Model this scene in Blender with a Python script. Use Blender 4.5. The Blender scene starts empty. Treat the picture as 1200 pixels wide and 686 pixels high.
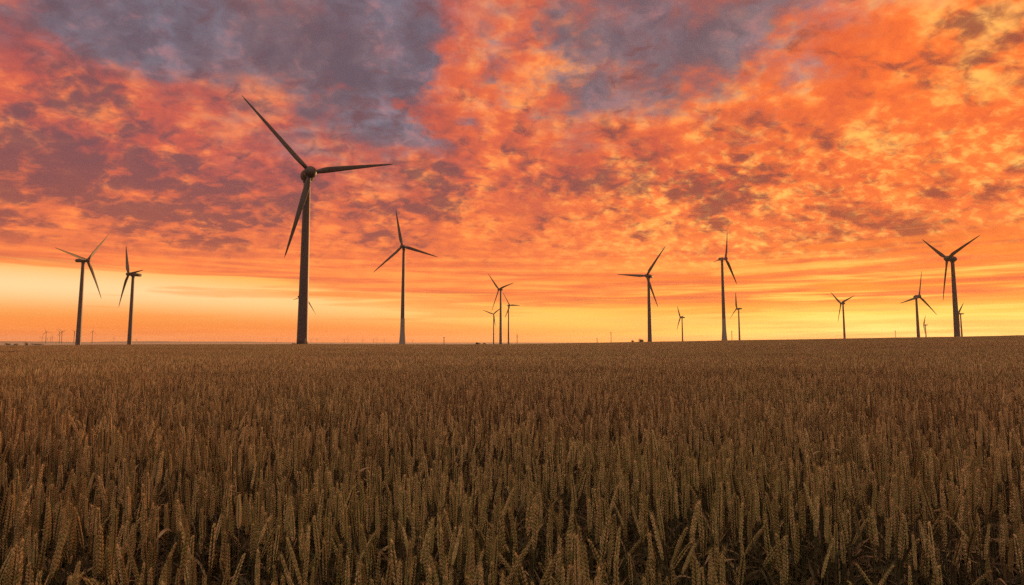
import bpy, bmesh, math, random
import numpy as np
from mathutils import Vector, Matrix

# ------------------------------------------------------------------ camera, sky, sun, exposure
scene = bpy.context.scene
COL = scene.collection
R = math.radians
EYE = 1.40                      # eye height above the soil at the near edge of the crop (m)
FPX, PITCH = 690.0, math.atan(58.6 / 690.0)      # focal length in photo pixels, upward tilt

cam_data = bpy.data.cameras.new('camera')
cam_data.sensor_width = 36.0
cam_data.lens = 36.0 * FPX / 1200.0
cam_data.clip_start, cam_data.clip_end = 0.05, 60000.0
cam = bpy.data.objects.new('camera', cam_data)
COL.objects.link(cam)
cam.location = (0, 0, EYE)
cam.rotation_euler = (math.pi / 2 + PITCH, 0, 0)
scene.camera = cam

scene.view_settings.view_transform = 'Standard'
scene.view_settings.look = 'None'
scene.view_settings.gamma = 1.0
scene.view_settings.use_curve_mapping = False
scene.view_settings.exposure = 0.34
scene.cycles.max_bounces = 5
scene.cycles.diffuse_bounces = 1
scene.cycles.use_adaptive_sampling = True
scene.cycles.adaptive_threshold = 0.013
scene.cycles.adaptive_min_samples = 48
scene.cycles.transparent_max_bounces = 8
scene.cycles.sample_clamp_direct = 2.0
scene.cycles.sample_clamp_indirect = 1.2
scene.cycles.use_denoising = False

SUN_AZ, SUN_EL = R(30.5), R(4.5)               # the sun stands low behind the cloud bank on the right
world = bpy.data.worlds.new('World')
scene.world = world
world.use_nodes = True
WT = world.node_tree
WT.nodes.clear()


class E:
    """A float or vector socket with arithmetic, to write node trees as formulas."""
    tree = WT

    def __init__(self, s): self.s = s

    @staticmethod
    def m(op, *a, clamp=False):
        n = E.tree.nodes.new('ShaderNodeMath'); n.operation = op; n.use_clamp = clamp
        for i, v in enumerate(a):
            if isinstance(v, E): E.tree.links.new(v.s, n.inputs[i])
            else: n.inputs[i].default_value = v
        return E(n.outputs[0])

    def __add__(s, o): return E.m('ADD', s, o)
    __radd__ = __add__
    def __sub__(s, o): return E.m('SUBTRACT', s, o)
    def __rsub__(s, o): return E.m('SUBTRACT', o, s)
    def __mul__(s, o): return E.m('MULTIPLY', s, o)
    __rmul__ = __mul__
    def __truediv__(s, o): return E.m('DIVIDE', s, o)
    def __rtruediv__(s, o): return E.m('DIVIDE', o, s)
    def __neg__(s): return E.m('MULTIPLY', s, -1.0)


def exp(a): return E.m('EXPONENT', a)
def mx(a, b): return E.m('MAXIMUM', a, b)
def mn(a, b): return E.m('MINIMUM', a, b)


def sstep(a, lo, hi):
    n = E.tree.nodes.new('ShaderNodeMapRange'); n.interpolation_type = 'SMOOTHSTEP'
    E.tree.links.new(a.s, n.inputs['Value'])
    for nm, v in (('From Min', lo), ('From Max', hi)):
        if isinstance(v, E): E.tree.links.new(v.s, n.inputs[nm])
        else: n.inputs[nm].default_value = v
    return E(n.outputs['Result'])


def vec(x, y, z):
    n = E.tree.nodes.new('ShaderNodeCombineXYZ')
    for i, v in enumerate((x, y, z)):
        if isinstance(v, E): E.tree.links.new(v.s, n.inputs[i])
        else: n.inputs[i].default_value = v
    return E(n.outputs[0])


def noise(v, scale, detail=4.0, rough=0.55, dist=0.0, out='Fac', dims='2D'):
    n = E.tree.nodes.new('ShaderNodeTexNoise'); n.noise_dimensions = dims
    E.tree.links.new(v.s, n.inputs['Vector'])
    n.inputs['Scale'].default_value = scale
    n.inputs['Detail'].default_value = detail
    n.inputs['Roughness'].default_value = rough
    n.inputs['Distortion'].default_value = dist
    return E(n.outputs[out])


def mixc(f, a, b):
    n = E.tree.nodes.new('ShaderNodeMix'); n.data_type = 'RGBA'
    for k, v in ((0, f), (6, a), (7, b)):
        if isinstance(v, E): E.tree.links.new(v.s, n.inputs[k])
        elif k == 0: n.inputs[k].default_value = v
        else: n.inputs[k].default_value = (*v, 1)
    return E(n.outputs[2])


def lin(r, g, b):
    return tuple((c / 255 / 12.92) if c <= 10 else ((c / 255 + .055) / 1.055) ** 2.4 for c in (r, g, b))


def build_sky():
    tc = WT.nodes.new('ShaderNodeTexCoord')
    nrm = WT.nodes.new('ShaderNodeVectorMath'); nrm.operation = 'NORMALIZE'
    WT.links.new(tc.outputs['Generated'], nrm.inputs[0])
    D = E(nrm.outputs[0])
    sp = WT.nodes.new('ShaderNodeSeparateXYZ'); WT.links.new(D.s, sp.inputs[0])
    x, y, z = (E(sp.outputs[i]) for i in range(3))
    az = E.m('ARCTAN2', x, y)
    el = E.m('ARCSINE', z)
    zp = mx(z, 0.0)
    k = 1.0 / (zp + 0.15)
    P = vec(x * k, y * k, 0.0)                       # the cloud deck seen as a layer overhead
    # a soft warp keeps every edge of the cloud fields ragged
    wn = noise(P, 3.2, 5, .6, 0, 'Color')
    ws = WT.nodes.new('ShaderNodeSeparateColor'); WT.links.new(wn.s, ws.inputs[0])
    wx, wy = E(ws.outputs[0]) - .5, E(ws.outputs[1]) - .5
    wf = noise(P, 11.0, 3, .6, 0, 'Color')
    wfs = WT.nodes.new('ShaderNodeSeparateColor'); WT.links.new(wf.s, wfs.inputs[0])
    fx, fy = E(wfs.outputs[0]) - .5, E(wfs.outputs[1]) - .5
    aw = az + wx * .42 + fx * .10
    ew = el + wy * .24 + fy * .06

    AE = vec(aw, ew, 0.0)

    def spot(px, py, rx, ry, rot, amp):
        """One cloud mass: a soft ellipse at a direction of the sky."""
        cx, cy = (px - 600) / FPX, -(py - 343) / FPX
        c, s = math.cos(PITCH), math.sin(PITCH)
        d = Vector((cx, c - s * cy, s + c * cy)).normalized()
        a0, e0 = math.atan2(d.x, d.y), math.asin(d.z)
        # local scale of a pixel in azimuth and elevation at that direction
        sa = 1.0 / (FPX * math.hypot(1, cx)) / max(math.cos(e0), .3); se = 1.0 / (FPX * math.hypot(1, cy))
        ax, ay = 1 / (rx * sa), 1 / (ry * se)
        if rot:
            cr, sr = math.cos(rot), math.sin(rot)
            p = E.m('MULTIPLY_ADD', aw, cr * ax, -a0 * cr * ax) + E.m('MULTIPLY_ADD', ew, sr * ay, -e0 * sr * ay)
            q = E.m('MULTIPLY_ADD', aw, -sr * ax, a0 * sr * ax) + E.m('MULTIPLY_ADD', ew, cr * ay, -e0 * cr * ay)
            v = vec(p, q, 0.0)
        else:
            n = WT.nodes.new('ShaderNodeVectorMath'); n.operation = 'MULTIPLY_ADD'
            WT.links.new(AE.s, n.inputs[0]); n.inputs[1].default_value = (ax, ay, 0); n.inputs[2].default_value = (-a0 * ax, -e0 * ay, 0)
            v = E(n.outputs[0])
        n = WT.nodes.new('ShaderNodeVectorMath'); n.operation = 'DOT_PRODUCT'
        WT.links.new(v.s, n.inputs[0]); WT.links.new(v.s, n.inputs[1])
        return E.m('POWER', math.exp(-1.0), E(n.outputs['Value'])), amp

    def spots(lst):
        t = None
        for q in lst:
            g, amp = spot(*q)
            t = g * amp if t is None else E.m('MULTIPLY_ADD', g, amp, t)
        return t

    # nearness to the hidden sun
    sd = (math.sin(SUN_AZ), math.cos(SUN_AZ))
    daz = az - SUN_AZ
    core = exp(-(daz * daz * 6.0 + el * el * 130.0))          # yellow light along the horizon

    big = noise(P, 1.5, 4, .55)
    # ---- rolling puffs of the deck
    k2 = 1.0 / (zp + 0.50)
    Pw = vec(x * k2 + wx * .07 + fx * .02, y * k2 + wy * .07 + fy * .02, 0.0)
    puff = noise(Pw, 12.0, 7, .58, .15)
    puf2 = noise(vec(x * k2 * .95 + fx * .02 + y * k2 * .2, y * k2 * 1.15 + fy * .02 - x * k2 * .25, 0.0), 36.0, 4, .60, .1)
    rip = noise(vec(x * k * .62 + y * k * .34 + 9.0, y * k * 1.05 - x * k * .75, 0.0), 13.0, 4, .52, .3)
    low = 1.0 - sstep(el, .12, .30)                           # ripples towards the horizon
    bright = puff * (.62 - low * .22) + puf2 * (.22 + low * .04) + rip * (.16 + low * .18)
    st = noise(vec(az * 2.4, el * 46.0, 0.0), 1.0, 4, .55, .25)
    st2 = noise(vec(az * 5.0 + 7.0, el * 120.0, 3.0), 1.0, 3, .5, .2)
    mid = noise(vec(x * k2 + wx * .05 + 2.0, y * k2 + wy * .05, 0.0), 4.6, 3, .5)
    bright = sstep(bright * .8 + mid * .34 - .07, .27, .73)
    strat = 1.0 - sstep(el, .09, .19)
    bright = bright + (sstep(st * .62 + st2 * .38, .36, .62) - bright) * (strat * .8)

    # ---- large fields where the deck is thin and blue grey shows
    thin = spots([(330, 70, 190, 90, -.25, 1.15), (150, 20, 170, 60, -.2, .75), (455, 60, 70, 120, 0, .95),
                  (690, 80, 90, 70, -.1, .95), (800, 30, 130, 70, .1, .75), (900, 20, 100, 60, 0, .55),
                  (830, 100, 70, 50, .3, .7), (360, -120, 500, 140, 0, .8)])
    lit = spots([(560, 130, 60, 170, 0, .75), (600, 40, 60, 110, 0, .4), (1030, 150, 230, 140, .2, .45), (140, 75, 150, 40, -.3, .45)])
    thin = thin * .95 + (big - .5) * 1.1 - lit * .75
    thin = sstep(thin + (puff - .5) * .95 + (puf2 - .5) * .35, -.05, 1.20)
    thin = thin * sstep(el, .18, .36)

    # ---- dark mauve scud below the deck
    sc_n = noise(vec(x * k2 + wx * .09 + 4.0, (y * k2 + wy * .09) * 1.25, 0.0), 8.0, 5, .58, .2)
    sc_f = noise(vec(x * k2 + 8.0, y * k2 * 1.35, 0.0), 24.0, 4, .56, .4)
    scm = spots([(40, 150, 130, 60, 0, .55), (30, 235, 170, 34, 0, .75), (210, 215, 150, 36, 0, .60), (300, 240, 160, 28, 0, .65), (150, 120, 110, 40, 0, .3),
                 (500, 230, 60, 34, 0, .8), (440, 150, 90, 60, 0, .35), (870, 230, 34, 30, 0, .95), (830, 225, 60, 24, 0, .55),
                 (990, 270, 90, 26, 0, .6), (1100, 250, 120, 30, 0, .45), (1150, 40, 50, 40, 0, .75), (660, 190, 120, 50, 0, .35),
                 (700, 225, 90, 40, 0, .35), (1180, 290, 90, 30, 0, .35), (950, 170, 120, 40, 0, .2)])
    scud = sc_n * .70 + sc_f * .62 + scm * .24
    scud = sstep(scud, .665, .98)
    scud = scud * sstep(el, .105, .16)

    # ---- colours of the light on the deck
    rosy = mixc(bright, lin(144, 74, 76), mixc(sstep(bright, .40, 1.0), lin(228, 102, 66), lin(255, 140, 74)))
    gold = mixc(bright, lin(206, 88, 50), mixc(sstep(bright, .45, 1.0), lin(255, 126, 48), lin(255, 176, 84)))
    side = sstep(az + el * -.35 + (big - .5) * .5, -.62, .62)
    deck = mixc(side, rosy, gold)
    lowwarm = 1.0 - sstep(el, .10, .30)
    deck = mixc(lowwarm * .60, deck, mixc(bright, lin(222, 110, 60), lin(255, 142, 66)))
    deck = mixc(core * .7 * sstep(bright, .35, .9), deck, lin(255, 202, 100))

    cells = sstep(puf2 * .7 + puff * .3, .46, .74) * sstep(el, .10, .15) * (1.0 - sstep(el, .24, .36)) * sstep(az, -.05, .35)
    deck = mixc(cells * .75, deck, lin(255, 186, 92))
    # clear high air: the physical sky, with thin grey violet veil
    nish = WT.nodes.new('ShaderNodeTexSky'); nish.sky_type = 'NISHITA'; nish.sun_disc = False
    nish.sun_elevation = SUN_EL; nish.sun_rotation = SUN_AZ
    nish.air_density, nish.dust_density, nish.ozone_density = 1.2, 2.0, 2.0
    ns = WT.nodes.new('ShaderNodeVectorMath'); ns.operation = 'SCALE'; ns.inputs['Scale'].default_value = .10
    WT.links.new(nish.outputs[0], ns.inputs[0])
    veil = mixc(sstep(puff * .6 + sc_n * .4, .36, .66), lin(92, 78, 88), mixc(sstep(big, .4, .6), lin(114, 99, 108), lin(113, 114, 129)))
    clear = mixc(.08, veil, E(ns.outputs[0]))
    clear = mixc(sstep(puf2 * .35 + puff * .65, .52, .72) * .34, clear, lin(190, 116, 116))

    sky = mixc(thin * .95, deck, clear)
    dark = mixc(side, lin(104, 72, 78), lin(130, 68, 56))
    dark = mixc(lowwarm * .5, dark, lin(160, 76, 52))
    sky = mixc(scud * .86, sky, dark)

    # ---- away from the sunset: warm upper sky, brightened as added fill light for the field
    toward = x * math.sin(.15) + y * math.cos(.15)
    dusk = mixc(sstep(puff * .5 + sc_n * .5, .36, .64), (.98, .69, .48), (1.16, .86, .63))  # upper sky tone, brightened as added fill light
    dusk = mixc(1.0 - sstep(el, .10, .95), dusk, lin(126, 96, 94))  # dimmed low down so the added fill comes from above
    sky = mixc(sstep(-toward, -.44, .30), sky, dusk)  # blends in the brightened fill sky away from the sunset

    # ---- clear band along the horizon, cut by long thin streaks
    edge = .102 - sstep(az, -.70, .35) * .054                   # where the deck ends above the horizon
    band = sstep(toward, -.2, .35) * 1.0 - sstep(toward, -.2, .35) * sstep(el + (st - .5) * .075 + (st2 - .5) * .012, edge - .007, edge + .012)
    pale = exp(-((el - edge * .74) * (el - edge * .74)) * 1500.0)
    hz = mixc(sstep(el, .0, .085), lin(224, 114, 40), lin(236, 160, 62))
    hz = mixc(sstep(az, -.35, .45), hz, mixc(sstep(el, .0, .05), lin(246, 134, 14), lin(246, 166, 46)))
    hz = mixc(pale * .72, hz, mixc(sstep(az, -.7, .1), lin(238, 210, 160), lin(248, 190, 96)))
    hz = mixc(sstep(st, .50, .62) * .45, hz, lin(236, 134, 58))
    sky = mixc(band, sky, hz)
    # streaks of yellow light near the sun
    yl = sstep(st * .6 + st2 * .4, .46, .60) * (1.0 - sstep(el, .06, .15)) * sstep(az, .18, .55)
    sky = mixc(yl * .8, sky, mixc(sstep(st2, .45, .65), lin(248, 172, 58), lin(252, 204, 106)))
    og = sstep(st2 * .45 + (1.0 - st) * .55, .50, .62) * sstep(el, .02, .05) * (1.0 - sstep(el, .12, .20)) * sstep(az, .05, .45)
    sky = mixc(og * .78, sky, lin(236, 118, 46))
    sky = mixc(core * .60 * sstep(st2 * .5 + st * .5, .34, .60), sky, lin(255, 200, 64))
    hot = exp(-((az - .56) * (az - .56) * 26.0 + (el - .020) * (el - .020) * 1500.0))     # where the sun stands behind the bank
    sky = mixc(hot * sstep(st * .5 + st2 * .5, .30, .58) * .62, sky, (1.2, .74, .20))
    # below the horizon: the dim far ground colour, hidden by the terrain
    sky = mixc(sstep(-el, .0, .03), sky, lin(110, 72, 48))

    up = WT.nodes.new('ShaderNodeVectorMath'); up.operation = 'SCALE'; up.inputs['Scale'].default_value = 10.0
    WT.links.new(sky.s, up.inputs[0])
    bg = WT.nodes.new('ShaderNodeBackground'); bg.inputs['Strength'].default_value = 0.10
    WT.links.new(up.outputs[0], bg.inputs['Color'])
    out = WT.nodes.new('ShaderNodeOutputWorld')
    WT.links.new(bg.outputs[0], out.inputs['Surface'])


build_sky()
world.cycles.sampling_method = 'MANUAL'
world.cycles.sample_map_resolution = 256

sun_data = bpy.data.lights.new('sun', 'SUN')
sun_data.energy = 3.6
sun_data.angle = R(10)
sun_data.color = (1.0, 0.50, 0.20)
sun = bpy.data.objects.new('sun', sun_data)
COL.objects.link(sun)
sun.rotation_euler = Vector((-math.sin(SUN_AZ) * math.cos(SUN_EL), -math.cos(SUN_AZ) * math.cos(SUN_EL), -math.sin(SUN_EL))).to_track_quat('-Z', 'Y').to_euler()


# ------------------------------------------------------------------ helpers
def material(name):
    m = bpy.data.materials.new(name); m.use_nodes = True
    t = m.node_tree; t.nodes.clear(); E.tree = t
    b = t.nodes.new('ShaderNodeBsdfPrincipled'); o = t.nodes.new('ShaderNodeOutputMaterial')
    t.links.new(b.outputs[0], o.inputs['Surface'])
    return m, t, b, o


def tex_coord(kind='Object'):
    n = E.tree.nodes.new('ShaderNodeTexCoord'); return E(n.outputs[kind])


def attr(name, out='Fac'):
    n = E.tree.nodes.new('ShaderNodeAttribute'); n.attribute_name = name; return E(n.outputs[out])


def bump(t, b, h, strength, dist):
    n = t.nodes.new('ShaderNodeBump'); n.inputs['Strength'].default_value = strength; n.inputs['Distance'].default_value = dist
    t.links.new(h.s, n.inputs['Height']); t.links.new(n.outputs[0], b.inputs['Normal'])


def mesh_object(name, verts, faces, mat, parent=None, smooth=True, tint=None):
    me = bpy.data.meshes.new(name)
    me.from_pydata(verts, [], faces)
    if smooth: me.polygons.foreach_set('use_smooth', [True] * len(me.polygons))
    if tint is not None:
        a = me.attributes.new('tint', 'FLOAT', 'POINT'); a.data.foreach_set('value', np.asarray(tint, dtype=np.float32))
    for m in (mat if isinstance(mat, (list, tuple)) else [mat]): me.materials.append(m)
    return link_mesh(name, me, parent)


def link_mesh(name, me, parent=None):
    o = bpy.data.objects.new(name, me); COL.objects.link(o)
    if parent is not None: o.parent = parent
    return o


def tag(o, label=None, cat=None, group=None, kind=None):
    for k, v in (('label', label), ('category', cat), ('group', group), ('kind', kind)):
        if v: o[k] = v
    return o


def empty(name, loc, rz=0.0):
    o = bpy.data.objects.new(name, None); o.empty_display_size = .2; COL.objects.link(o)
    o.location = loc; o.rotation_euler = (0, 0, rz); return o


def lathe(profile, seg, axis='z'):
    """Rings of (radius, height) turned about an axis; the ends are closed."""
    v, f = [], []
    for r, h in profile:
        for i in range(seg):
            a = 2 * math.pi * i / seg
            c, s = r * math.cos(a), r * math.sin(a)
            v.append((c, s, h) if axis == 'z' else (c, h, -s))
    for j in range(len(profile) - 1):
        for i in range(seg):
            a, b = j * seg + i, j * seg + (i + 1) % seg
            f.append((a, b, b + seg, a + seg))
    n = len(profile) - 1
    f.append(tuple(range(seg))[::-1]); f.append(tuple(n * seg + i for i in range(seg)))
    return v, f


# ------------------------------------------------------------------ materials
def make_materials():
    M = {}
    # soil and stubble of the plain
    m, t, b, o = material('soil')
    p = tex_coord('Object')
    n1 = noise(p, .9, 6, .6, dims='3D'); n2 = noise(p, 14, 4, .6, dims='3D'); n3 = noise(p, .012, 4, .55, dims='3D')
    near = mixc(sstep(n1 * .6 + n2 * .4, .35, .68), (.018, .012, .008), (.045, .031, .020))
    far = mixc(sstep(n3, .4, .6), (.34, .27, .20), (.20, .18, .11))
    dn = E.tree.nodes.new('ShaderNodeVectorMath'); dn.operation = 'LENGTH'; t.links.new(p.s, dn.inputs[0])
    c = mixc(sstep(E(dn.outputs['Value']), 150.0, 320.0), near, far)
    t.links.new(c.s, b.inputs['Base Color']); b.inputs['Roughness'].default_value = .95
    bump(t, b, n2 * .7 + n1, .7, .03)
    M['soil'] = m
    # far hills
    m, t, b, o = material('far_hill_land')
    p = tex_coord('Object'); n1 = noise(p, .004, 5, .6, dims='3D')
    c = mixc(sstep(n1, .4, .6), (.10, .085, .06), (.17, .13, .08)); t.links.new(c.s, b.inputs['Base Color'])
    b.inputs['Roughness'].default_value = .95; M['hill'] = m

    # ears, stems and leaves of the ripe crop
    def straw(name, ripe, brown, green, gmix, rough, trans):
        m, t, b, o = material(name)
        oi = t.nodes.new('ShaderNodeObjectInfo'); rnd = E(oi.outputs['Random'])
        ti = attr('tint'); tone = E.m('FRACT', ti + rnd)
        p = tex_coord('Object')
        loc = E(oi.outputs['Location'])
        n = noise(p, 95.0, 3, .6, dims='3D')
        geo = t.nodes.new('ShaderNodeNewGeometry')
        patch = noise(E(geo.outputs['Position']), .55, 3, .55, dims='3D')
        field = noise(E(geo.outputs['Position']), .045, 3, .5, dims='3D')
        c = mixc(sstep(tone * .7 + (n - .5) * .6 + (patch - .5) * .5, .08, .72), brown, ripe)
        gm = E.m('FRACT', tone * 7.13 + .37)
        pl = t.nodes.new('ShaderNodeVectorMath'); pl.operation = 'LENGTH'; t.links.new(geo.outputs['Position'], pl.inputs[0])
        near_green = (1.0 - sstep(E(pl.outputs['Value']), 1.2, 5.0)) * .45            # greener, darker tone close to the camera
        c = mixc(sstep(gm + (patch - .5) * 1.4 + (field - .5) * 1.2 + near_green, .62, 1.15) * gmix, c, green)
        c = mixc(sstep(n, .52, .75) * .35, c, tuple(q * .45 for q in brown))
        t.links.new(c.s, b.inputs['Base Color'])
        b.inputs['Roughness'].default_value = rough
        b.inputs['Specular IOR Level'].default_value = .25
        if trans:
            tr = t.nodes.new('ShaderNodeBsdfTranslucent'); t.links.new(c.s, tr.inputs['Color'])
            mxs = t.nodes.new('ShaderNodeMixShader'); mxs.inputs[0].default_value = trans
            t.links.new(b.outputs[0], mxs.inputs[1]); t.links.new(tr.outputs[0], mxs.inputs[2])
            t.links.new(mxs.outputs[0], o.inputs['Surface'])
        return m
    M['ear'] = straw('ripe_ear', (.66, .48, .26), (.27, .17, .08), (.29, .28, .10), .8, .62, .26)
    M['stem'] = straw('straw_stem', (.10, .075, .04), (.05, .037, .02), (.045, .052, .02), .8, .6, 0)  # base colour darkened to stand for the shade between the stalks
    M['leaf'] = straw('dry_leaf', (.13, .098, .058), (.058, .042, .025), (.05, .06, .023), .7, .6, .12)  # leaf colour darkened likewise, painted shade low in the crop
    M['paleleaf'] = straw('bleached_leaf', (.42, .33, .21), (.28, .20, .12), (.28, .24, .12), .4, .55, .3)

    # turbine paint, steel and concrete
    def paint(name, c0, c1, rough, sc):
        m, t, b, o = material(name)
        p = tex_coord('Object')
        n = noise(p, sc, 5, .6, dims='3D'); st = noise(vec_scale(p, (2.2, 2.2, .05)), 1.0, 4, .6, dims='3D')
        c = mixc(sstep(n * .5 + st * .5, .36, .64), c1, c0)
        t.links.new(c.s, b.inputs['Base Color']); b.inputs['Roughness'].default_value = rough
        bump(t, b, n, .08, .02)
        return m
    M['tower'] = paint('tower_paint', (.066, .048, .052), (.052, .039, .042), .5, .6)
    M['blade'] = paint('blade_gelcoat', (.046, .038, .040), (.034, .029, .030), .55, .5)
    M['concrete'] = paint('tower_concrete', (.19, .18, .18), (.14, .135, .13), .85, .8)
    M['red'] = paint('warning_red', (.36, .035, .03), (.28, .03, .028), .5, .8)
    M['dark'] = paint('dark_steel', (.06, .06, .065), (.04, .04, .042), .6, 1.0)
    M['mast'] = paint('mast_steel', (.12, .11, .105), (.08, .075, .07), .6, 1.0)
    # leaves of the field bushes
    m, t, b, o = material('bush_leaves')
    p = tex_coord('Object'); n = noise(p, 2.0, 4, .6, dims='3D')
    c = mixc(sstep(n, .4, .62), (.035, .045, .018), (.075, .085, .035)); t.links.new(c.s, b.inputs['Base Color'])
    b.inputs['Roughness'].default_value = .7; M['bush'] = m
    m, t, b, o = material('bark')
    p = tex_coord('Object'); n = noise(p, 6.0, 4, .6, dims='3D')
    c = mixc(n, (.05, .038, .028), (.11, .085, .06)); t.links.new(c.s, b.inputs['Base Color'])
    b.inputs['Roughness'].default_value = .9; M['bark'] = m
    return M


def vec_scale(v, s):
    n = E.tree.nodes.new('ShaderNodeVectorMath'); n.operation = 'MULTIPLY'
    E.tree.links.new(v.s, n.inputs[0]); n.inputs[1].default_value = s
    return E(n.outputs[0])


M = make_materials()


# ------------------------------------------------------------------ the land
def sm(t): t = np.clip(t, 0, 1); return t * t * (3 - 2 * t)


def ground(x, y):
    """Height of the soil: flat by the camera, rising to the right, falling away on the left beyond the field."""
    x = np.asarray(x, float); y = np.asarray(y, float)
    xp = np.maximum(x, 0)
    rise = .0192 * xp * xp / (xp + 26.0)
    yy = np.maximum(y, 1.0)
    rise = rise * np.minimum(1.0, 300.0 / np.maximum(yy, np.maximum(xp * .6, 1.0)))
    r = np.hypot(x, y)
    drop = sm((r - 115) / 640.0) * (4.2 * sm((90 - x) / 300.0) + .8)
    roll = .05 * np.sin(x * .11 + 1.3) * np.cos(y * .07) + .10 * np.sin(x * .031 + y * .023) * sm(r / 60) + .03 * np.sin(y * .5 + x * .13)
    return rise - drop + roll


def gz(x, y): return float(ground(x, y))


def field_edge(x):
    """Depth at which the crop ends."""
    return 112.0 + 213.0 * sm((np.asarray(x, float) + 125.0) / 110.0)


def build_ground():
    radii = [0.0, .4, .8, 1.2, 1.7, 2.3, 3, 4, 5, 6.5, 8, 10, 12.5, 15, 18, 22, 27, 33, 40, 50, 60, 72, 86, 100, 118, 138, 160, 185, 210, 240, 270, 300,
             335, 375, 420, 480, 550, 640, 750, 900, 1100, 1400, 1800, 2400, 3200, 4500, 6500, 9500, 14000]
    seg = 180
    v = [(0, 0, gz(0, 0))]; f = []
    for r in radii[1:]:
        a = np.arange(seg) * 2 * np.pi / seg
        xs, ys = r * np.sin(a), r * np.cos(a)
        v += list(zip(xs.tolist(), ys.tolist(), ground(xs, ys).tolist()))
    for i in range(seg): f.append((0, 1 + (i + 1) % seg, 1 + i))
    for j in range(len(radii) - 2):
        for i in range(seg):
            a, b = 1 + j * seg + i, 1 + j * seg + (i + 1) % seg
            f.append((a, b, b + seg, a + seg))
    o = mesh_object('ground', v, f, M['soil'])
    tag(o, kind='structure')
    # low ridge on the left horizon
    rng = random.Random(4)
    v, f = [], []
    n = 150
    for i in range(n + 1):
        a = R(-78 + 150 * i / n)
        fade = 1 - min(1, max(0, (math.degrees(a) + 34) / 16))
        h = (20 + 8 * math.sin(i * .27) + 4 * math.sin(i * .83 + 1) + 2 * math.sin(i * 1.9)) * (.12 + .88 * fade)
        for rr, hh in ((8200, -8), (8900, h * .55 - 3), (9700, h), (11500, -8)):
            v.append((rr * math.sin(a), rr * math.cos(a), hh))
    for i in range(n):
        for j in range(3):
            a = i * 4 + j; f.append((a, a + 4, a + 5, a + 1))
    o = mesh_object('hills', v, f, M['hill']); tag(o, kind='structure')


build_ground()


# ------------------------------------------------------------------ wind turbines
BLADE_R = 35.5


def blade_mesh(name, seg=12, nst=18):
    st = []
    for i in range(nst + 1):
        s = i / nst
        r = 1.3 + (BLADE_R - 1.3) * s
        q = r / BLADE_R
        root = 1 - float(sm((q - .06) / .13))
        chord = (1 - root) * (2.35 * (1 - q) ** .85 + .32) + root * 1.55
        if q > .965: chord *= max(.18, math.sqrt(max(0, (1 - q) / .035)))
        thick = root * 1.0 + (1 - root) * (.13 + .22 * (1 - q) ** 2)
        tw = R(17) * (1 - q) ** 2.2 + R(4)
        bend = -.9 * q ** 2.4                       # loaded blades bow down wind
        st.append((r, chord, thick, tw, bend, root))
    v, f = [], []
    for r, c, th, tw, bend, root in st:
        for k in range(seg):
            a = 2 * math.pi * k / seg
            px = .5 * math.cos(a)
            py = .5 * th * math.sin(a) * (root + (1 - root) * (.55 + .9 * (px + .5)) * .8)
            px = px * c + (1 - root) * c * -.12; py *= c
            x = px * math.cos(tw) - py * math.sin(tw); y = px * math.sin(tw) + py * math.cos(tw)
            v.append((x, y - bend, r))
    n = len(st)
    for j in range(n - 1):
        for k in range(seg):
            a, b = j * seg + k, j * seg + (k + 1) % seg
            f.append((a, b, b + seg, a + seg))
    f.append(tuple(range(seg))[::-1]); f.append(tuple((n - 1) * seg + k for k in range(seg)))
    me = bpy.data.meshes.new(name); me.from_pydata(v, [], f)
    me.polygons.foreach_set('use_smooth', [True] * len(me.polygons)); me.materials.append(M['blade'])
    return me


BLADE = blade_mesh('blade')


def egg_profile(y0, y1, r, n=14, nose=2.0):
    out = []
    for i in range(n + 1):
        t = i / n
        a = math.pi * t
        h = y0 + (y1 - y0) * (1 - math.cos(a)) / 2
        out.append((max(.02, r * math.sin(a) ** (1 / nose * 1.25)), h))
    return out


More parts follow.
